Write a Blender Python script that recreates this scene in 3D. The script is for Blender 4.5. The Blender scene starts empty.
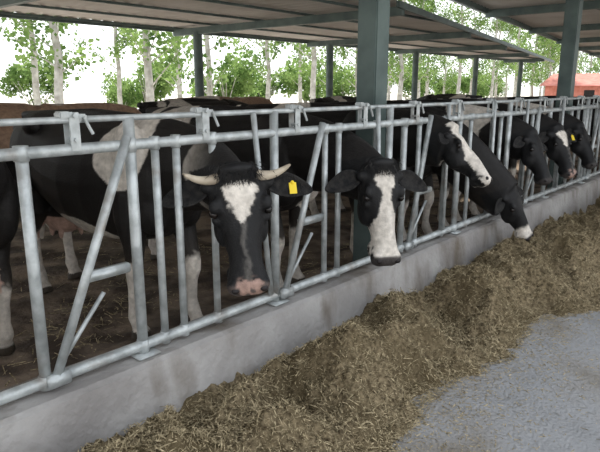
import bpy, bmesh, math, random
from mathutils import Vector, Matrix, noise
random.seed(7)
scene = bpy.context.scene
COL = scene.collection
scene.view_settings.view_transform = 'Standard'

# ------------------------------------------------------------------ materials
def new_mat(name):
    m = bpy.data.materials.new(name); m.use_nodes = True
    nt = m.node_tree
    return m, nt, nt.nodes['Principled BSDF']

def noise_mat(name, c1, c2, scale=5, detail=6, rough=0.8, metal=0.0, bump=0.2, bscale=40, p1=0.35, p2=0.65, stretch=None, spec=0.3, stain=None, bdist=0.02):
    m, nt, b = new_mat(name)
    tc = nt.nodes.new('ShaderNodeTexCoord')
    mp = nt.nodes.new('ShaderNodeMapping')
    if stretch: mp.inputs['Scale'].default_value = stretch
    n = nt.nodes.new('ShaderNodeTexNoise'); n.inputs['Scale'].default_value = scale; n.inputs['Detail'].default_value = detail
    r = nt.nodes.new('ShaderNodeValToRGB')
    r.color_ramp.elements[0].position = p1; r.color_ramp.elements[0].color = (*c1, 1)
    r.color_ramp.elements[1].position = p2; r.color_ramp.elements[1].color = (*c2, 1)
    nt.links.new(tc.outputs['Object'], mp.inputs['Vector'])
    nt.links.new(mp.outputs[0], n.inputs['Vector'])
    nt.links.new(n.outputs['Fac'], r.inputs[0])
    colout = r.outputs[0]
    if stain:
        sc, ss, sp1, sp2, sst = stain
        mp2 = nt.nodes.new('ShaderNodeMapping'); mp2.inputs['Scale'].default_value = sst
        n3 = nt.nodes.new('ShaderNodeTexNoise'); n3.inputs['Scale'].default_value = ss; n3.inputs['Detail'].default_value = 8
        r3 = nt.nodes.new('ShaderNodeValToRGB'); r3.color_ramp.elements[0].position = sp1; r3.color_ramp.elements[1].position = sp2
        mxn = nt.nodes.new('ShaderNodeMix'); mxn.data_type = 'RGBA'
        nt.links.new(tc.outputs['Object'], mp2.inputs['Vector']); nt.links.new(mp2.outputs[0], n3.inputs['Vector'])
        nt.links.new(n3.outputs['Fac'], r3.inputs[0]); nt.links.new(r3.outputs[0], mxn.inputs[0])
        nt.links.new(colout, mxn.inputs[6]); mxn.inputs[7].default_value = (*sc, 1)
        colout = mxn.outputs[2]
    nt.links.new(colout, b.inputs['Base Color'])
    b.inputs['Roughness'].default_value = rough; b.inputs['Metallic'].default_value = metal
    b.inputs['Specular IOR Level'].default_value = spec
    if bump:
        n2 = nt.nodes.new('ShaderNodeTexNoise'); n2.inputs['Scale'].default_value = bscale; n2.inputs['Detail'].default_value = 5
        bp = nt.nodes.new('ShaderNodeBump'); bp.inputs['Strength'].default_value = bump; bp.inputs['Distance'].default_value = bdist
        nt.links.new(mp.outputs[0], n2.inputs['Vector'])
        nt.links.new(n2.outputs['Fac'], bp.inputs['Height']); nt.links.new(bp.outputs[0], b.inputs['Normal'])
    return m

M_galv = noise_mat('galvanized_steel', (0.32,0.34,0.34), (0.53,0.56,0.56), 14, 5, 0.42, 0.35, 0.15, 60, stain=((.26,.23,.20), 5, .58, .74, (1,1,1)))
M_green = noise_mat('green_painted_steel', (0.08,0.11,0.105), (0.125,0.165,0.155), 4, 4, 0.5, 0.1, 0.05, 30)
M_conc = noise_mat('curb_concrete', (0.24,0.225,0.215), (0.44,0.425,0.41), 2.2, 12, 0.85, 0, 0.6, 25, 0.3, 0.7, stain=((.15,.125,.10), 3.2, .50, .70, (1,1,.45)))
M_floor = noise_mat('alley_concrete', (0.25,0.25,0.25), (0.39,0.39,0.395), 1.6, 14, 0.9, 0, 0.8, 45, 0.3, 0.7, stain=((.19,.165,.13), 1.6, .46, .70, (1,1,1)), spec=.15)
M_feed = noise_mat('chopped_silage', (0.060,0.044,0.026), (0.36,0.285,0.175), 42, 12, 0.95, 0, 1.0, 85, 0.30, 0.72, spec=0.08, stain=((.12,.092,.052), 3.0, .44, .68, (1,1,1)))
M_straw = noise_mat('straw_bits', (0.11,0.085,0.045), (0.56,0.46,0.29), 55, 3, 0.85, 0, 0, 0, 0.33, 0.68, spec=0.1)
M_muck = noise_mat('pen_dirt', (0.06,0.043,0.032), (0.25,0.19,0.14), 3.5, 12, 0.9, 0, 1.0, 18, 0.38, 0.62)
M_ground = noise_mat('dry_ground', (0.50,0.46,0.40), (0.66,0.63,0.57), 0.6, 8, 0.95, 0, 0.2, 5)
M_roof = noise_mat('roof_sheet', (0.50,0.47,0.44), (0.66,0.63,0.60), 0.8, 5, 0.7, 0, 0.05, 10)
M_brick = noise_mat('brick_red', (0.42,0.14,0.10), (0.55,0.22,0.17), 3, 5, 0.9, 0, 0.2, 20)
M_tile = noise_mat('roof_tile', (0.42,0.15,0.12), (0.52,0.22,0.18), 3, 5, 0.9, 0, 0.2, 20)
M_wall = noise_mat('pale_brick', (0.50,0.42,0.36), (0.62,0.56,0.50), 3, 5, 0.9, 0, 0.2, 20)
M_trunk = noise_mat('tree_bark', (0.30,0.28,0.25), (0.52,0.50,0.46), 4, 5, 0.9, 0, 0.3, 20)
M_horn = noise_mat('horn', (0.22,0.17,0.12), (0.52,0.45,0.35), 8, 3, 0.5, 0, 0.1, 40)
M_dark = noise_mat('nostril_dark', (0.01,0.008,0.008), (0.02,0.015,0.015), 8, 3, 0.5, 0, 0, 0)
M_eye = noise_mat('eye_gloss', (0.006,0.005,0.005), (0.015,0.01,0.008), 8, 3, 0.15, 0, 0, 0, spec=0.4)
M_earb = noise_mat('ear_hair', (0.008,0.008,0.009), (0.03,0.028,0.026), 30, 4, 0.7, 0, 0.5, 120, spec=.18)
M_tag = noise_mat('ear_tag_yellow', (0.75,0.55,0.03), (0.85,0.65,0.06), 8, 2, 0.5, 0, 0, 0)

m, nt, b = new_mat('cow_coat')
at = nt.nodes.new('ShaderNodeAttribute'); at.attribute_name = 'Coat'
tc = nt.nodes.new('ShaderNodeTexCoord')
n = nt.nodes.new('ShaderNodeTexNoise'); n.inputs['Scale'].default_value = 110; n.inputs['Detail'].default_value = 5
bp = nt.nodes.new('ShaderNodeBump'); bp.inputs['Strength'].default_value = 0.5; bp.inputs['Distance'].default_value = 0.007
n4 = nt.nodes.new('ShaderNodeTexNoise'); n4.inputs['Scale'].default_value = 28; n4.inputs['Detail'].default_value = 8
r4 = nt.nodes.new('ShaderNodeValToRGB')
r4.color_ramp.elements[0].position = .3; r4.color_ramp.elements[0].color = (.70,.68,.65,1)
r4.color_ramp.elements[1].position = .7; r4.color_ramp.elements[1].color = (1.15,1.13,1.1,1)
mm = nt.nodes.new('ShaderNodeMix'); mm.data_type = 'RGBA'; mm.blend_type = 'MULTIPLY'; mm.inputs[0].default_value = 1
nt.links.new(tc.outputs['Object'], n4.inputs['Vector']); nt.links.new(n4.outputs['Fac'], r4.inputs[0])
nt.links.new(at.outputs['Color'], mm.inputs[6]); nt.links.new(r4.outputs[0], mm.inputs[7]); nt.links.new(mm.outputs[2], b.inputs['Base Color'])
nt.links.new(tc.outputs['Object'], n.inputs['Vector']); nt.links.new(n.outputs['Fac'], bp.inputs['Height'])
nt.links.new(bp.outputs[0], b.inputs['Normal'])
b.inputs['Roughness'].default_value = 0.52; b.inputs['Specular IOR Level'].default_value = 0.25
M_coat = m

m, nt, b = new_mat('poplar_leaf')
for nd in list(nt.nodes):
    if nd.type != 'OUTPUT_MATERIAL': nt.nodes.remove(nd)
out = [x for x in nt.nodes if x.type == 'OUTPUT_MATERIAL'][0]
tc = nt.nodes.new('ShaderNodeTexCoord'); n = nt.nodes.new('ShaderNodeTexNoise'); n.inputs['Scale'].default_value = 1.2
r = nt.nodes.new('ShaderNodeValToRGB')
r.color_ramp.elements[0].position = .35; r.color_ramp.elements[0].color = (0.08,0.15,0.04,1)
r.color_ramp.elements[1].position = .65; r.color_ramp.elements[1].color = (0.27,0.38,0.13,1)
d = nt.nodes.new('ShaderNodeBsdfDiffuse'); t = nt.nodes.new('ShaderNodeBsdfTranslucent'); mx = nt.nodes.new('ShaderNodeMixShader')
nt.links.new(tc.outputs['Object'], n.inputs['Vector']); nt.links.new(n.outputs['Fac'], r.inputs[0])
nt.links.new(r.outputs[0], d.inputs[0]); nt.links.new(r.outputs[0], t.inputs[0])
nt.links.new(d.outputs[0], mx.inputs[1]); nt.links.new(t.outputs[0], mx.inputs[2]); nt.links.new(mx.outputs[0], out.inputs[0])
M_leaf = m

# ------------------------------------------------------------------ helpers
def mesh_obj(name, bm, mats, parent=None, smooth=True, loc=None):
    bmesh.ops.recalc_face_normals(bm, faces=bm.faces)
    me = bpy.data.meshes.new(name); bm.to_mesh(me); bm.free()
    for mm in (mats if isinstance(mats, (list, tuple)) else [mats]): me.materials.append(mm)
    for p in me.polygons: p.use_smooth = smooth
    ob = bpy.data.objects.new(name, me); COL.objects.link(ob)
    if parent: ob.parent = parent
    if loc: ob.location = loc
    return ob

def empty(name, loc=(0,0,0)):
    e = bpy.data.objects.new(name, None); e.location = loc; e.empty_display_size = .2; COL.objects.link(e); return e

def box(bm, a, b_, bev=0):
    c = [(a[i]+b_[i])/2 for i in range(3)]; s = [abs(b_[i]-a[i]) for i in range(3)]
    g = bmesh.ops.create_cube(bm, size=1, matrix=Matrix.Translation(c) @ Matrix.Diagonal((*s, 1)))
    if bev:
        es = list({e for v in g['verts'] for e in v.link_edges})
        bmesh.ops.bevel(bm, geom=es, offset=bev, segments=2, affect='EDGES')

def pipe(bm, p, q, r, seg=12, r2=None):
    p = Vector(p); q = Vector(q); d_ = q-p
    rot = d_.to_track_quat('Z', 'Y').to_matrix().to_4x4()
    bmesh.ops.create_cone(bm, cap_ends=True, segments=seg, radius1=r, radius2=r if r2 is None else r2, depth=d_.length,
                          matrix=Matrix.Translation((p+q)/2) @ rot)

def obox(bm, p, q, w, h):
    p = Vector(p); q = Vector(q); d_ = q-p
    rot = d_.to_track_quat('X', 'Z').to_matrix().to_4x4()
    bmesh.ops.create_cube(bm, size=1, matrix=Matrix.Translation((p+q)/2) @ rot @ Matrix.Diagonal((d_.length, w, h, 1)))

def ellip(bm, c, axes, radii, u=16, v=10):
    R = Matrix((axes[0], axes[1], axes[2])).transposed().to_4x4()
    bmesh.ops.create_uvsphere(bm, u_segments=u, v_segments=v, radius=1, matrix=Matrix.Translation(c) @ R @ Matrix.Diagonal((*radii, 1)))

def loft(bm, rings):
    vr = [[bm.verts.new(p) for p in r_] for r_ in rings]
    k = len(rings[0])
    for a, b_ in zip(vr[:-1], vr[1:]):
        for i in range(k):
            bm.faces.new((a[i], a[(i+1) % k], b_[(i+1) % k], b_[i]))
    for ring, flip in ((vr[0], True), (vr[-1], False)):
        c = bm.verts.new(sum((v.co for v in ring), Vector())/k)
        for i in range(k):
            f = (ring[i], ring[(i+1) % k], c)
            bm.faces.new(f[::-1] if flip else f)

def ring(c, u, v, hw, hh, seg=22, top=1.0, bot=1.0, pw=0.9):
    out = []
    for i in range(seg):
        a = 2*math.pi*i/seg; ca, sa = math.cos(a), math.sin(a)
        x = math.copysign(abs(ca)**pw, ca); y = math.copysign(abs(sa)**pw, sa)
        k = 1 + (top-1)*max(y, 0)**1.5 + (bot-1)*max(-y, 0)**1.5
        out.append(c + u*hw*x*k + v*hh*y)
    return out

def tube(bm, pts, seg=14):
    rings = []
    for i, pt in enumerate(pts):
        p, r_ = pt[0], pt[1]
        a = pts[max(i-1, 0)][0]; b_ = pts[min(i+1, len(pts)-1)][0]
        t_ = (b_-a).normalized()
        ref = Vector((0, 1, 0)) if abs(t_.y) < .8 else Vector((1, 0, 0))
        u = ref.cross(t_).normalized(); v = t_.cross(u)
        rings.append(ring(p, u, v, r_, r_, seg, pw=1))
    loft(bm, rings)

def sstep(a, b_, x):
    t_ = min(1, max(0, (x-a)/(b_-a))); return t_*t_*(3-2*t_)

# ------------------------------------------------------------------ cow
BLACK = Vector((0.010, 0.010, 0.011)); WHITE = Vector((0.66, 0.62, 0.57)); PINK = Vector((0.50, 0.34, 0.29)); GREYN = Vector((0.05, 0.045, 0.045))
DIRT = Vector((0.17, 0.125, 0.085)); NOSEP = Vector((0.40,0.27,0.23))

def cow(loc, head_dir, poll, muzzle, normal, face='star', seed=1.0, thr=0.12, voxel=0.013, horns=0.0, tag=0, legsplay=0.0,
        base=BLACK, muzzle_col=GREYN, neck_k=1.0, ear_droop=0.15, W=1.2, patches=(), ear_l=.22, tuft=0):
    root = empty('holstein_cow', loc)
    ox = Vector(loc)
    th = math.radians(head_dir)
    F = Vector((math.cos(th), math.sin(th), 0)); L = Vector((-math.sin(th), math.cos(th), 0)); Z = Vector((0, 0, 1))
    P = lambda x, y, z: (F*x + L*y + Z*z)
    poll = Vector(poll)-ox; muzzle = Vector(muzzle)-ox
    A = (muzzle-poll); hl = A.length; A.normalize()
    N = Vector(normal); N = (N - A*N.dot(A)).normalized(); S = A.cross(N).normalized()
    hs = hl/0.585
    H = lambda s, w, n_: poll + (A*s + S*w*W + N*n_)*hs
    bm = bmesh.new()
    secs = [(-1.66,1.13,.10,.10),(-1.60,1.12,.19,.20),(-1.48,1.10,.245,.27),(-1.32,1.075,.275,.31),(-1.1,1.03,.285,.35),(-.85,.985,.325,.385),
            (-.6,.96,.35,.40),(-.35,.965,.335,.40),(-.12,.985,.29,.385),(.05,1.0,.25,.36),(.18,1.02,.205,.29),(.27,1.03,.13,.20)]
    loft(bm, [ring(P(x,0,z), L, Z, w, h, 26, top=.72, bot=.92, pw=.88) for x,z,w,h in secs])
    ax = (F, L, Z)
    for sd in (1, -1):
        ellip(bm, P(-1.18, sd*.20, 1.28), ax, (.10,.06,.06))
        ellip(bm, P(-1.58, sd*.10, 1.24), ax, (.08,.05,.05))
        ellip(bm, P(-.02, sd*.17, 1.08), ax, (.16,.09,.28))
        ellip(bm, P(.10, sd*.13, .84), ax, (.12,.09,.15))
        ellip(bm, P(-1.36, sd*.19, .93), ax, (.22,.11,.27))
    loft(bm, [ring(P(-1.7+i*.17,0,1.375-.012*abs(i-6)*.6), L, Z, .04, .035, 12) for i in range(10)])
    ellip(bm, P(-1.22, 0, .62), ax, (.20,.15,.15))
    for a_ in (-.06,.08):
        for sd in (1,-1): ellip(bm, P(-1.22+a_, sd*.08, .49), ax, (.02,.02,.05))
    for sd in (1, -1):
        o = legsplay*sd
        tube(bm, [(P(-.02,sd*.17,.95),.12),(P(-.04,sd*.18,.76),.10),(P(0+o*.5,sd*.17,.60),.068),(P(.02+o,sd*.165,.46),.052),(P(.015+o,sd*.165,.41),.054),
                  (P(0+o,sd*.165,.33),.038),(P(-.01+o,sd*.165,.20),.036),(P(-.005+o,sd*.165,.13),.048),(P(.03+o,sd*.165,.075),.042),(P(.045+o,sd*.165,.05),.058),(P(.05+o,sd*.165,.0),.066)])
        o = -o
        tube(bm, [(P(-1.38,sd*.18,1.0),.16),(P(-1.26,sd*.20,.80),.135),(P(-1.30+o*.5,sd*.19,.68),.105),(P(-1.42+o,sd*.18,.56),.068),(P(-1.50+o,sd*.17,.485),.056),(P(-1.495+o,sd*.17,.43),.05),
                  (P(-1.47+o,sd*.17,.33),.038),(P(-1.45+o,sd*.17,.20),.037),(P(-1.44+o,sd*.17,.13),.05),(P(-1.41+o,sd*.17,.075),.043),(P(-1.40+o,sd*.17,.05),.058),(P(-1.39+o,sd*.17,.0),.066)])
    tube(bm, [(P(-1.62,0,1.30),.035),(P(-1.70,0,1.22),.03),(P(-1.72,.01,1.0),.022),(P(-1.71,.02,.75),.02),(P(-1.70,.02,.6),.035),(P(-1.69,.02,.45),.04),(P(-1.68,.02,.33),.015)], 10)
    n0 = P(.0,0,1.08); n1 = P(.32,0,1.10); n3 = H(.09,0,-.13); n2 = n3 - (F*.16) + (-A*.12)
    rr = []
    K = 12
    def bez(t_): return n0*(1-t_)**3+n1*3*t_*(1-t_)**2+n2*3*t_*t_*(1-t_)+n3*t_**3
    for i in range(K+1):
        t_ = i/K; c = bez(t_); tg = (bez(min(t_+.02,1))-bez(max(t_-.02,0))).normalized()
        sl = Z.cross(tg); sl = sl.normalized() if sl.length > .1 else L
        side = (sl*(1-t_) + (S if S.dot(sl) > 0 else -S)*t_*t_ + sl*.3).normalized()
        up = tg.cross(side).normalized()
        if up.z < 0: up = -up
        hw = (.20*(1-t_)**1.2+.098*neck_k*(1-(1-t_)**1.2)); hh = (.31*(1-t_)**1.0+.15*neck_k*t_)
        rr.append(ring(c, side, up, hw, hh, 20, top=.72, bot=.7))
    loft(bm, rr)
    hsec = [(-.035,.055,-.035,-.11),(-.01,.09,-.005,-.15),(.05,.108,.012,-.19),(.11,.110,.016,-.225),(.18,.112,.008,-.24),(.25,.092,.004,-.24),
            (.32,.072,.004,-.215),(.39,.062,.004,-.175),(.45,.064,.002,-.155),(.50,.076,-.002,-.15),(.54,.083,-.010,-.145),(.57,.075,-.024,-.135),(.588,.048,-.045,-.11)]
    loft(bm, [ring(H(s,0,(a_+b_)/2), S, N, w*hs*W, (a_-b_)/2*hs, 22, top=.84, bot=.66, pw=.80) for s,w,a_,b_ in hsec])
    hax = (A, S, N)
    for sd in (1, -1):
        ellip(bm, H(.155, sd*.094, -.018), hax, (.040*hs,.024*hs*W,.024*hs))
        ellip(bm, H(.215, sd*.092, -.062), hax, (.030*hs,.020*hs*W,.018*hs))
        ellip(bm, H(.25, sd*.070, -.14), hax, (.095*hs,.034*hs*W,.075*hs))
        ellip(bm, H(.535, sd*.048, -.040), hax, (.036*hs,.030*hs*W,.030*hs))
        ellip(bm, H(.485, sd*.05, -.125), hax, (.05*hs,.026*hs*W,.030*hs))
        ellip(bm, H(.055, sd*.105, -.07), hax, (.035*hs,.035*hs*W,.035*hs))
    ellip(bm, H(.34, 0, -.02), hax, (.16*hs,.030*hs*W,.034*hs))
    ellip(bm, H(-.015, 0, -.03), hax, (.035*hs,.075*hs*W,.05*hs))
    ellip(bm, H(.50, 0, -.155), hax, (.05*hs,.045*hs*W,.03*hs))
    bmesh.ops.recalc_face_normals(bm, faces=bm.faces)
    me = bpy.data.meshes.new('tmp'); bm.to_mesh(me); bm.free()
    tmp = bpy.data.objects.new('tmp', me); COL.objects.link(tmp)
    md = tmp.modifiers.new('r', 'REMESH'); md.mode = 'VOXEL'; md.voxel_size = voxel
    ms = tmp.modifiers.new('s', 'SMOOTH'); ms.factor = .5; ms.iterations = 3 if voxel < .016 else 2
    dg = bpy.context.evaluated_depsgraph_get(); dg.update()
    me2 = bpy.data.meshes.new_from_object(tmp.evaluated_get(dg)); me2.name = 'cow_body'
    bpy.data.objects.remove(tmp)
    me2.materials.clear(); me2.materials.append(M_coat)
    for p in me2.polygons: p.use_smooth = True
    ca = me2.color_attributes.new('Coat', 'FLOAT_COLOR', 'POINT')
    cols = []
    sv = Vector((seed*13.1, seed*7.7, seed*3.3))
    for v in me2.vertices:
        co = v.co
        q = (co-poll)/hs
        s, w, nn = q.dot(A), q.dot(S)/W, q.dot(N)
        fine = noise.noise(co*22)*.5 + noise.noise(co*55)*.3
        xl, yl, zl = co.dot(F), co.dot(L), co.z
        ishead = (-.06 < s < .66 and abs(w) < .17 and -.30 < nn < .07)
        if ishead:
            aw = abs(w+fine*.030)
            wt = 0
            if face == 'star':
                if .02 < s < .245:
                    k = (s-.03)/.205
                    half = .060*max(0,min(1, k*5))*(1-min(1,max(0,(k-.25)/.75)))**.7 - (.035*max(0,.22-k)/.22 if aw < .022 else 0)
                    wt = 1-sstep(.0, .010, aw-half)
                if s > .20 and nn > -.05: wt = max(wt, .12*(1-sstep(.004,.016,aw)))
            elif face == 'blaze':
                half = .020+.030*math.exp(-((s-.09)/.05)**2) + (.050*sstep(.18,.42,s))
                wt = 1-sstep(0, .010, aw-half)
                wt *= sstep(.02,.05,s)*(1-sstep(.53,.55,s)) * (1 if nn > -.13 else 0)
            elif face == 'white':
                wt = 1-sstep(0, .015, aw-(.066 if nn > -.075 else .0))
            elif face == 'muzzle':
                wt = sstep(.40, .44, s+fine*.03)
            c = base.lerp(WHITE, wt)
            if s > .525 and face != 'white': c = c.lerp(muzzle_col, sstep(.525,.545,s)*(1 if nn > -.12 else .4))
            if face == 'star' and s > .49 and nn > -.10:
                c = c.lerp(NOSEP, sstep(.49,.52,s)*(1-sstep(.03,.055,aw))*sstep(-.15,.1,noise.noise(co*30)+.1))
            if s > .40 and abs(nn+.118) < .008 and abs(w) > .02: c = c*.25
        else:
            nv = noise.noise(Vector((xl*1.25, yl*.9, zl*1.15))+sv) + .25*noise.noise(Vector((xl,yl,zl))*3.3+sv)
            wt = sstep(thr-.010, thr+.010, nv+fine*.03)
            for px,pz,rx,rz in patches:
                dd = math.sqrt(((xl-px)/rx)**2+((zl-pz)/rz)**2)+.45*noise.noise(sv+co*3)+fine*.06
                wt = max(wt, 1-sstep(.95,1.0,dd))
            if zl < .62: wt = max(wt, sstep(.50, .44, zl+fine*.06+.12*noise.noise(sv+Vector((xl*3,yl*6,0)))))
            if xl > .2: wt *= sstep(.75,.35,xl)
            c = base.lerp(WHITE, wt)
            if zl < .62 and abs(xl+1.22) < .26 and zl > .42 and abs(yl) < .15: c = PINK.copy()
            dd = sstep(.75,.1,zl)*.5*(.5+.5*noise.noise(co*6)) + .03
            c = c.lerp(DIRT, max(0,min(.8,dd)))
            if zl < .055: c = Vector((.05,.04,.03))
        c = c*(1+.18*noise.noise(co*9))
        cols += [max(c[0],.002), max(c[1],.002), max(c[2],.002), 1]
    ca.data.foreach_set('color', cols)
    ob = bpy.data.objects.new('body', me2); COL.objects.link(ob); ob.parent = root
    bm = bmesh.new()
    for sd in (1, -1): ellip(bm, H(.188, sd*.100, -.038), hax, (.024*hs,.021*hs,.022*hs))
    mesh_obj('eyes', bm, M_eye, root)
    bm = bmesh.new()
    for sd in (1, -1): ellip(bm, H(.558, sd*.052, -.028), hax, (.018*hs,.020*hs,.014*hs))
    mesh_obj('nostrils', bm, M_dark, root)
    bm = bmesh.new(); tips = []
    for sd in (1, -1):
        D = (S*sd*1.0 + A*ear_droop + N*-.12).normalized()
        Wd = (A - D*A.dot(D)).normalized(); C = D.cross(Wd).normalized()
        if C.dot(N) < 0: C = -C
        base_p = H(.06, sd*.112, -.075); ln = ear_l*hs
        G = []
        for i in range(11):
            t_ = i/10; wd = (.024+.048*math.sin(math.pi*min(1,t_**.85*.98+.02)))*hs*(1-.25*t_)
            if i == 10: wd = .006
            G.append([bm.verts.new(base_p + D*ln*t_ + Wd*wd*j + C*(-(1-j*j)*.028*hs*math.sin(math.pi*(.15+.8*t_))) + A*.04*t_*t_) for j in (-1,-.6,-.2,.2,.6,1)])
        for i in range(10):
            for j in range(5): bm.faces.new((G[i][j],G[i][j+1],G[i+1][j+1],G[i+1][j]))
        tips.append((base_p + D*ln*.52, D, Wd, C))
    e = mesh_obj('ears', bm, M_earb, root)
    sm = e.modifiers.new('t', 'SOLIDIFY'); sm.thickness = .012; sm.offset = 0
    e.modifiers.new('ss', 'SUBSURF').levels = 1; e.modifiers['ss'].render_levels = 1
    if tuft:
        bm = bmesh.new(); rnd = random.Random(3)
        for k in range(500):
            w0 = rnd.gauss(0,.042); s0 = rnd.uniform(-.045,.05)
            p0 = H(s0, w0, .005-.4*max(0,-s0)); dr = (A*rnd.uniform(.2,1)+S*rnd.gauss(w0*5,.35)+N*rnd.uniform(.2,.5)).normalized()
            sd_ = dr.cross(N).normalized()*.0022; l_ = rnd.uniform(.02,.045)
            bm.faces.new([bm.verts.new(x_) for x_ in (p0-sd_, p0+sd_, p0+dr*l_+A*.006)])
        mesh_obj('poll_hair', bm, M_earb, root, False)
    if tag:
        bm = bmesh.new()
        p, D, Wd, C = tips[0 if tag > 0 else 1]
        c = p + C*.022 + A*.03
        obox(bm, c-A*.028, c+A*.028, .038, .006)
        bmesh.ops.create_uvsphere(bm, u_segments=10, v_segments=6, radius=.011, matrix=Matrix.Translation(c-A*.028))
        mesh_obj('ear_tag', bm, M_tag, root, False)
    if horns:
        bm = bmesh.new()
        for sd in (1, -1):
            pts = []
            for i in range(12):
                t_ = i/11
                pts.append((H(.020+.012*math.sin(math.pi*t_)-.030*t_*t_, sd*(.07+horns*t_), -.03+.04*t_*t_), (.022*(1-t_)**.6+.005)*hs))
            tube(bm, pts, 12)
        mesh_obj('horns', bm, M_horn, root)
    return root, [c for c in root.children]

FL = 0.12
cows = []
cows.append(cow((-2.98,2.10,FL), 0, (-2.06,1.91,1.27), (-1.90,1.83,.70), (.75,-.60,.25), 'star', 1.0, .60, .010, horns=.125, tag=-1, legsplay=.08,
    muzzle_col=Vector((.10,.08,.075)), W=1.30, ear_l=.23, ear_droop=.05, patches=((-.02,1.20,.21,.22),(-.6,.62,.35,.09)), tuft=1))
cows.append(cow((-2.95,3.22,FL), 0, (-1.98,3.08,1.195), (-1.83,2.96,.60), (.80,-.45,.25), 'blaze', 2.3, .45, .011, tag=0, legsplay=-.06, W=1.12, neck_k=1.15, patches=((-1.1,1.2,.3,.2),), tuft=1))
cows.append(cow((-3.0,4.38,FL), 0, (-2.10,4.24,1.35), (-1.74,4.20,1.00), (.72,.25,.70), 'white', 5.0, .42, .013, tag=-1, W=1.2, neck_k=1.2, patches=((-.9,1.2,.3,.25),)))
cows.append(cow((-2.95,5.18,FL), 0, (-1.98,5.26,.76), (-1.80,5.36,.30), (.85,-.1,.25), 'muzzle', 8.0, .50, .016, legsplay=.05, W=1.15, neck_k=1.4))
cows.append(cow((-2.98,6.00,FL), 0, (-2.10,6.02,1.22), (-1.86,5.92,.76), (.75,-.1,.5), 'none', 3.0, .35, .017, W=1.2, neck_k=1.2))
cows.append(cow((-2.98,6.80,FL), 0, (-2.10,6.78,1.24), (-1.86,6.68,.74), (.8,-.3,.4), 'star', 6.0, .25, .018, tag=-1, W=1.2, neck_k=1.2))
cows.append(cow((-4.75,1.15,FL), 178, (-5.6,1.15,1.45), (-6.0,1.10,1.1), (-.6,0,.8), 'blaze', 9.0, .35, .018, legsplay=.10))
stand = cow((-6.2,3.0,FL), 75, (-5.95,3.95,1.42), (-5.80,4.30,1.05), (.3,.75,.6), 'blaze', 4.0, -.12, .02, legsplay=.1, base=Vector((.36,.24,.17)))
def herd_copy(src, loc, rot):
    r_ = empty('holstein_cow', loc); r_.rotation_euler = (0,0,math.radians(rot))
    for c in src[0].children:
        o = c.copy(); COL.objects.link(o); o.parent = r_
    return r_
herd_copy(cows[4], (-2.98,7.58,FL), 0)
herd_copy(cows[1], (-2.98,9.75,FL), 0)
herd_copy(cows[5], (-2.98,11.2,FL), 0)
herd_copy(cows[2], (-6.6,9.2,FL), 100)
herd_copy(cows[1], (-7.6,14.0,FL), 160)
herd_copy(stand, (-8.2,7.6,FL), 20)
herd_copy(cows[1], (-6.6,5.9,FL), 100)

# ------------------------------------------------------------------ feed fence
root = empty('headlock_feed_fence', (-2.28,0,.4))
X = -2.28; ZB = .455; ZT = 1.415; ZR = 1.535
R0 = Vector((-2.28,0,.4))
def fin(name, bm, mat=M_galv, smooth=True):
    bmesh.ops.translate(bm, verts=bm.verts, vec=-R0)
    o = mesh_obj(name, bm, mat, root, smooth)
    if smooth:
        for p in o.data.polygons: p.use_smooth = len(p.vertices) == 4
    return o
Y0, Y1 = -1.2, 15.0
bm = bmesh.new()
pipe(bm, (X,Y0,ZB),(X,Y1,ZB), .025); pipe(bm, (X,Y0,ZT),(X,Y1,ZT), .024); pipe(bm, (X+.0,Y0,ZR),(X,Y1,ZR), .014)
fin('rails', bm)
posts = [-.95,-.6,-.2,.35,.99,1.47,1.60,1.72,1.945,2.40,2.86,3.0,3.43,3.60,3.8,4.02,4.46,4.70,4.92,5.38,5.58,5.78,6.2,6.42,6.60,6.96,7.34]
y = 7.75
while y < 15: posts.append(y); y += .27
bm = bmesh.new()
for i, yp in enumerate(posts):
    r_ = .024 if yp in (.99,1.47,3.8,4.7) else .019
    pipe(bm, (X,yp,ZB),(X,yp,ZT), r_)
    for z_ in (ZB, ZT): pipe(bm, (X,yp,z_-.03),(X,yp,z_+.03), r_+.005)
for yp in (.35,1.47,2.40,3.60,4.7,5.78,6.96,8.4,9.5,10.8,12.1):
    pipe(bm, (X,yp,.410),(X,yp,ZR+.0), .025)
    box(bm, (X-.06,yp-.06,.410),(X+.06,yp+.06,.420), .002)
fin('uprights', bm)
bm = bmesh.new()
for yt, yb in ((1.44,1.03),(2.80,2.46),(4.14,3.88),(6.52,6.3),(8.9,8.6),(10.3,10.0),(.1,-.3)):
    pipe(bm, (X+.03,yt,ZT+.04),(X+.03,yb,ZB+.03), .020)
    zb = .87; f = (zb-ZB)/(ZT-ZB); yd = yb+(yt-yb)*f
    pipe(bm, (X+.03,yb,ZB+.05),(X+.03,yb+.24,ZB+.33), .010)
    box(bm, (X+.005,yd-.02,zb-.022),(X+.045,yd+.20,zb+.022), .006)
    box(bm, (X-.0,yb-.05,ZB-.02),(X+.055,yb+.05,ZB+.035), .006)
for yt, yb in ((2.21,2.33),(3.40,3.46),(4.43,4.44),(5.34,5.36),(6.17,6.19),(7.31,7.33)):
    pipe(bm, (X+.03,yt,ZR),(X+.03,yb,ZB+.03), .016)
fin('swing_arms', bm)
bm = bmesh.new()
y = -.85
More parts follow.
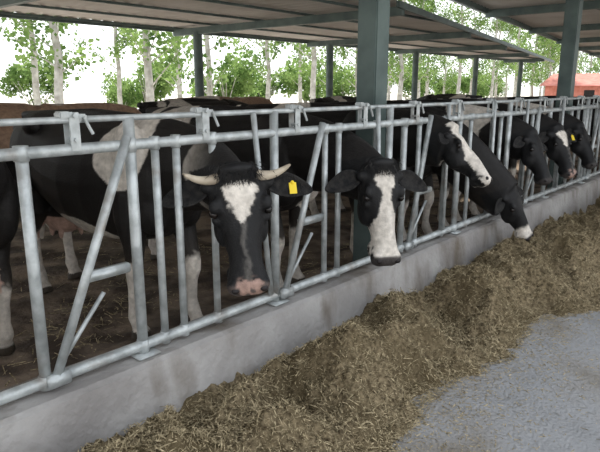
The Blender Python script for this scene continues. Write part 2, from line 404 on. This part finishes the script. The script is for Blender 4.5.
while y < 14:
    for dx in (-.024, .024):
        box(bm, (X+dx-.003,y-.022,ZT-.005),(X+dx+.003,y+.022,ZR+.03), .002)
    box(bm, (X-.026,y-.060,ZR+.006),(X+.026,y-.012,ZR+.034), .006)
    box(bm, (X-.022,y+.018,ZR-.012),(X+.022,y+.062,ZR+.022), .006)
    pipe(bm, (X-.042,y,ZR+.018),(X+.042,y,ZR+.018), .011)
    pipe(bm, (X-.036,y+.0,ZT+.04),(X+.036,y+.0,ZT+.04), .009)
    pipe(bm, (X+.03,y+.04,ZR+.01),(X+.03,y+.075,ZR-.06), .007)
    y += .685
fin('latch_brackets', bm, smooth=False)

# ------------------------------------------------------------------ curb, floors
bm = bmesh.new()
prof = [(-2.46,-.05),(-2.46,.385),(-2.44,.405),(-2.20,.405),(-2.175,.39),(-2.12,-.05)]
ys = [-1.5+i*.15 for i in range(150)]
G = [[bm.verts.new((x+.010*noise.noise(Vector((x*5,yy*2,z*4))), yy, z+.008*noise.noise(Vector((yy*1.7,x*3,z))))) for x,z in prof] for yy in ys]
for a, b_ in zip(G[:-1], G[1:]):
    for j in range(len(prof)-1): bm.faces.new((a[j],a[j+1],b_[j+1],b_[j]))
bm.faces.new(G[0]); bm.faces.new(G[-1])
mesh_obj('concrete_curb', bm, M_conc, None, False)

bm = bmesh.new(); box(bm, (-2.3,-5,-.1),(7,45,0)); mesh_obj('floor', bm, M_floor, None, False)
bm = bmesh.new()
nx, ny = 110, 360
def pen_h(x,y): return FL-.015+.035*noise.noise(Vector((x*3.2,y*2.9,0)))+.02*noise.noise(Vector((x*8,y*8,3)))
G = [[bm.verts.new((-12+i*(9.6/nx), -4+j*.12, pen_h(-12+i*(9.6/nx),-4+j*.12))) for i in range(nx+1)] for j in range(ny)]
for j in range(ny-1):
    for i in range(nx): bm.faces.new((G[j][i],G[j][i+1],G[j+1][i+1],G[j+1][i]))
for k in range(9000):   # trodden straw bedding
    x = -2.5-abs(random.gauss(0,1.7)); yy = random.uniform(-.5,9)
    if x < -8: continue
    if noise.noise(Vector((x*1.5,yy*1.5,7)))+random.uniform(-.25,.25) < 0: continue
    l = random.uniform(.015,.06); w = random.uniform(.002,.004); a_ = random.random()*6.283
    d_ = Vector((math.cos(a_),math.sin(a_),random.uniform(-.15,.15))); s_ = Vector((-math.sin(a_),math.cos(a_),random.uniform(-.5,.5)))
    c = Vector((x,yy,pen_h(x,yy)+.008))
    f = bm.faces.new([bm.verts.new(c+d_*l*i+s_*w*j) for i,j in ((-1,-1),(1,-1),(1,1),(-1,1))]); f.material_index = 1
mesh_obj('pen_floor', bm, [M_muck, M_straw])
bm = bmesh.new(); box(bm, (-150,-60,-.3),(60,200,-.06)); mesh_obj('ground', bm, M_ground, None, False)

# ------------------------------------------------------------------ feed
def edge_x(y):
    e = -1.33 + .30*sstep(3.9,5.0,y) - .30*sstep(6.0,9,y)
    return e + .16*noise.noise(Vector((y*1.1,4.2,0))) + .06*noise.noise(Vector((y*6,1,0)))
hollows = [(-1.74,2.02,.20,.17),(-1.70,3.50,.28,.19),(-1.62,5.0,.27,.15),(-1.8,6.1,.3,.13),(-1.90,2.75,.16,.10),(-1.82,4.25,.18,.11),(-1.45,2.65,.13,.08),(-1.45,4.35,.16,.08)]
def feed_h(x, y):
    ex = edge_x(y)
    u = (x+2.15)/(ex+2.15)
    if u > 1.3: return -.05
    prof_ = .10 + .15*math.exp(-((u-.48)/.30)**2)
    fall = sstep(1.12,.62,u)
    h = prof_*fall*(.85+.95*noise.noise(Vector((x*2.2,y*1.5,2.0))))
    bl = 1-abs(noise.noise(Vector((x*4.2,y*3.6,3.0))))*2.2
    h += .05*bl*bl*fall*(1 if bl > 0 else 0)
    h += .06*noise.noise(Vector((x*7,y*6,0)))*fall + .042*noise.noise(Vector((x*14,y*14,5)))*sstep(1.12,.88,u)
    for hx,hy,hr,hd in hollows:
        dd = ((x-hx)**2+(y-hy)**2)/(hr*hr)
        if dd < 12: h -= hd*math.exp(-dd) - .45*hd*math.exp(-((math.sqrt(dd)-1.5)/.4)**2)*fall
    h += (.028*noise.noise(Vector((x*33,y*33,9)))+.014*noise.noise(Vector((x*75,y*75,1))))*sstep(1.2,.8,u)
    return max(h-.02*sstep(.9,1.2,u), -.02 if u > .95 else .012)
bm = bmesh.new()
xs = [-2.18+i*.014 for i in range(106)]; ysf = []
y = .4
while y < 14: ysf.append(y); y += .014 if y < 5.0 else .028
G = [[bm.verts.new((x,yy,feed_h(x,yy))) for x in xs] for yy in ysf]
for a, b_ in zip(G[:-1], G[1:]):
    for i in range(len(xs)-1):
        if max(a[i].co.z,a[i+1].co.z,b_[i].co.z,b_[i+1].co.z) > -.015:
            bm.faces.new((a[i],a[i+1],b_[i+1],b_[i]))
for v in [v for v in bm.verts if not v.link_faces]: bm.verts.remove(v)
for f in bm.faces: f.smooth = True
for k in range(60000):
    yy = .8+random.random()**1.3*7.5
    spread = random.random()
    if spread < .82: x = -2.13 + (edge_x(yy)+2.13)*random.random()*1.08
    else: x = edge_x(yy)+abs(random.gauss(0,.34))-.06
    z = max(feed_h(x,yy), 0)+.001+random.random()*(.014 if spread < .82 else .002)
    l = random.choice((random.uniform(.004,.012), random.uniform(.010,.034)))*(1 if spread < .82 else .6); w = random.uniform(.0009,.0024)
    a_ = random.random()*6.283; tl = random.uniform(-.8,.8)
    d_ = Vector((math.cos(a_),math.sin(a_),tl if z > .02 else tl*.1)).normalized(); s_ = d_.cross(Vector((random.uniform(-.8,.8),random.uniform(-.8,.8),1))).normalized()
    c = Vector((x,yy,z))
    f = bm.faces.new([bm.verts.new(c+d_*l*i+s_*w*j) for i,j in ((-1,-1),(1,-1),(1,1),(-1,1))]); f.material_index = 1
me = bpy.data.meshes.new('silage_pile'); bm.to_mesh(me); bm.free()
me.materials.append(M_feed); me.materials.append(M_straw)
o = bpy.data.objects.new('silage_pile', me); COL.objects.link(o)

# ------------------------------------------------------------------ shed
root = empty('cattle_shed', (-7,10,0)); R0 = Vector((-7,10,0))
def roof_strip(y0,y1,xb,xf,z0,slope,step=.05,per=.25,amp=.014):
    bm = bmesh.new(); prev = None; y = y0
    while y <= y1:
        zz = z0+amp*math.sin(2*math.pi*y/per)
        a = bm.verts.new((xb(y),y,zz)); b_ = bm.verts.new((xf(y),y,zz+slope*(xf(y)-xb(y))))
        if prev: bm.faces.new((prev[0],prev[1],b_,a))
        prev = (a,b_); y += step
    return bm
f1 = lambda y: -1.2 if y < 8.3 else -5.27-.222*(y-8.5)  # near roof part widened out of view, added to keep sun off the cows
f2 = lambda y: -5.8-.156*(y-12.1)
fin('roof', roof_strip(-5,31.5,lambda y:-11.3,f1,3.0,0.0), M_roof, False)
fin('alley_roof', roof_strip(7.6,42,f2,lambda y:6.5,3.42,0.0), M_roof, False)
bm = bmesh.new()
cy = [3.95+4.7*k for k in range(-2,6)]
for yy in cy:
    obox(bm, (-11.3,yy,2.88),(f1(yy),yy,2.88), .10, .14)
for x in (-11.2,-9.9,-8.6,-7.3,-6.0,-4.7,-3.4,-2.1):
    ye = 31 if x < -10.3 else (8.3 if x > -5.2 else 8.5+(-5.27-x)/.222)
    obox(bm, (x,-5,2.965),(x,ye,2.965), .04, .04)
obox(bm, (-5.22,8.35,2.95),(-10.35,31.4,2.95), .06, .10)
obox(bm, (-11.3,-5,2.95),(-11.3,31.4,2.95), .06, .10)
for yy in [8.65+4.7*k for k in range(0,8)]:
    obox(bm, (f2(yy),yy,3.30),(6.5,yy,3.30), .10, .16)
obox(bm, (f2(7.6),7.6,3.36),(f2(42),42,3.36), .08, .12)
for x in (-4,-2.6,-1.2,.2,1.6,3,4.4): obox(bm, (x,7.6,3.385),(x,42,3.385), .05, .05)
fin('beams', bm, M_green, False)
bm = bmesh.new()
for yy in cy:
    if yy < -2: continue
    pipe(bm, (-10.5,yy,0),(-10.5,yy,2.85), .10, 16)
def hcol(bm, x, y, w, z1):
    box(bm, (x-w/2,y-w/2,0),(x+w/2,y+w/2,z1), .01)
    box(bm, (x-w*.7,y-w*.7,0),(x+w*.7,y+w*.7,.16), .01)
    box(bm, (x-w*.75,y-w*.75,z1-.03),(x+w*.75,y+w*.75,z1), .004)
for yy, zt in ((-.75,2.8),(3.92,2.8),(8.65,3.24),(13.35,3.24),(18.05,3.24)):
    hcol(bm, -2.66, yy, .18 , zt)
for yy in (8.65,13.35,18.05,22.75,27.45): hcol(bm, 5.5, yy, .2, 3.24)
fin('columns', bm, M_green, False)

# ------------------------------------------------------------------ background
bm = bmesh.new(); box(bm, (-15.3,-20,-.06),(-15.05,60,.75))
for k in range(20): box(bm, (-15.36,-20+4*k,-.06),(-14.99,-19.6+4*k,.88))
mesh_obj('wall_yard', bm, M_wall, None, False)
root = empty('brick_house', (-15.5,56,0)); R0 = Vector((-15.5,56,0))
bm = bmesh.new(); box(bm, (-18.0,53,-.06),(-11.0,59,1.9)); fin('house_walls', bm, M_brick, False)
bm = bmesh.new()
V = [bm.verts.new(p) for p in ((-18.4,52.6,1.85),(-10.6,52.6,1.85),(-10.6,59.4,1.85),(-18.4,59.4,1.85),(-18.4,56,2.9),(-10.6,56,2.9))]
for f in ((0,1,5,4),(3,4,5,2),(0,4,3),(1,2,5),(0,3,2,1)): bm.faces.new([V[i] for i in f])
fin('house_roof', bm, M_tile, False)
bm = bmesh.new()
for xx in (-16.6,-14.4,-12.3): box(bm, (xx-.4,52.96,.8),(xx+.4,53.02,1.5))
fin('house_windows', bm, M_dark, False)

def tree_mesh(idx):
    rnd = random.Random(idx); bm = bmesh.new()
    hgt = rnd.uniform(10,13)
    pts = [(Vector((rnd.uniform(-.1,.1)*i*.4, rnd.uniform(-.1,.1)*i*.4, hgt*i/8)), .17*(1-i/9)) for i in range(9)]
    tube(bm, pts, 8)
    tips = []
    for k in range(28):
        t_ = rnd.uniform(.13,.97); z = hgt*t_; a_ = rnd.random()*6.28; l = rnd.uniform(.8,2.3)*(1.15-t_*.7)
        p0 = pts[min(7,int(t_*8))][0].lerp(pts[min(8,int(t_*8)+1)][0], t_*8-int(t_*8))
        p1 = p0+Vector((math.cos(a_)*l, math.sin(a_)*l, l*.8))
        tube(bm, [(p0,.035),((p0+p1)/2+Vector((0,0,-.05)),.022),(p1,.008)], 5)
        tips.append((p0,p1))
    for f in bm.faces: f.material_index = 0
    for p0, p1 in tips:
        for q in range(100):
            c = p0.lerp(p1, rnd.uniform(.35,1.1))+Vector((rnd.gauss(0,.25),rnd.gauss(0,.25),rnd.gauss(0,.22)))
            sz = rnd.uniform(.05,.12)
            u = Vector((rnd.uniform(-1,1),rnd.uniform(-1,1),rnd.uniform(-1,1))).normalized(); v = u.orthogonal().normalized()
            f = bm.faces.new([bm.verts.new(c+u*sz*i+v*sz*.8*j) for i,j in ((-1.1,0),(0,-1),(1.1,0),(0,1))]); f.material_index = 1
    me = bpy.data.meshes.new('poplar_tree'); bm.to_mesh(me); bm.free(); me.materials.append(M_trunk); me.materials.append(M_leaf)
    return me
TM = [tree_mesh(i) for i in range(4)]
def bush_mesh(idx):
    rnd = random.Random(idx+50); bm = bmesh.new()
    for k in range(7):
        a_ = rnd.random()*6.28
        tube(bm, [(Vector((0,0,0)),.04),(Vector((math.cos(a_)*.5,math.sin(a_)*.5,.8)),.025),(Vector((math.cos(a_)*1.1,math.sin(a_)*1.1,1.7)),.008)],5)
    lobes = [(rnd.uniform(-1.1,1.1),rnd.uniform(-1.1,1.1),rnd.uniform(.8,2.2),rnd.uniform(.5,1.0)) for _ in range(9)]
    for q in range(2600):
        lx,ly,lz,lr = rnd.choice(lobes)
        d_ = Vector((rnd.gauss(0,1),rnd.gauss(0,1),rnd.gauss(0,1))).normalized()*rnd.uniform(.5,1.1)*lr
        c = Vector((lx+d_.x, ly+d_.y, max(.15,lz+d_.z))); sz = rnd.uniform(.05,.12)
        u = Vector((rnd.uniform(-1,1),rnd.uniform(-1,1),rnd.uniform(-1,1))).normalized(); v = u.orthogonal().normalized()
        f = bm.faces.new([bm.verts.new(c+u*sz*i+v*sz*.8*j) for i,j in ((-1.1,0),(0,-1),(1.1,0),(0,1))]); f.material_index = 1
    me = bpy.data.meshes.new('bush'); bm.to_mesh(me); bm.free(); me.materials.append(M_trunk); me.materials.append(M_leaf)
    return me
BM_ = [bush_mesh(i) for i in range(3)]
for xr, st, y0 in ((-20,4.4,2),(-27,4.6,4)):
    y = y0
    while y < 85:
        o = bpy.data.objects.new('poplar_tree', random.choice(TM)); COL.objects.link(o)
        o.location = (xr+random.uniform(-1.2,1.2), y+random.uniform(-1,1), -.06)
        o.rotation_euler = (0,0,random.random()*6.28); s_ = random.uniform(.8,1.15); o.scale = (s_,s_,s_)
        y += st*random.uniform(.8,1.2)
y = 6
while y < 95:
    o = bpy.data.objects.new('leafy_bush', random.choice(BM_)); COL.objects.link(o)
    o.location = (-36+random.uniform(-1.5,1.5), y, -.06); s_ = random.uniform(.8,1.7); o.scale = (s_,s_,s_); o.rotation_euler = (0,0,random.random()*6)
    y += random.uniform(3.0,7)

# ------------------------------------------------------------------ light & camera
w = bpy.data.worlds.new('World'); scene.world = w; w.use_nodes = True
nt = w.node_tree; bg = nt.nodes['Background']
tc = nt.nodes.new('ShaderNodeTexCoord'); sp = nt.nodes.new('ShaderNodeSeparateXYZ'); r = nt.nodes.new('ShaderNodeValToRGB')
r.color_ramp.elements[0].position = 0.0; r.color_ramp.elements[0].color = (0.97,0.985,1.0,1)
r.color_ramp.elements[1].position = 0.8; r.color_ramp.elements[1].color = (0.84,0.91,1.0,1)
nt.links.new(tc.outputs['Generated'], sp.inputs[0]); nt.links.new(sp.outputs['Z'], r.inputs[0]); nt.links.new(r.outputs[0], bg.inputs[0])
bg.inputs[1].default_value = 1.9
sd = bpy.data.lights.new('sun', 'SUN'); sd.energy = 7.0; sd.angle = math.radians(2); sd.color = (1,.95,.87)
so = bpy.data.objects.new('sun', sd); COL.objects.link(so)
so.rotation_euler = Vector((.55,-.25,-1.0)).to_track_quat('-Z','Y').to_euler()
so.location = (-10,10,20)

cd = bpy.data.cameras.new('camera'); cd.lens = 35; cd.sensor_width = 36; cd.sensor_fit = 'HORIZONTAL'; cd.clip_end = 500
co = bpy.data.objects.new('camera', cd); COL.objects.link(co)
co.location = (0,0,1.66); co.rotation_euler = (math.radians(90-13.3),0,math.radians(41))
scene.camera = co
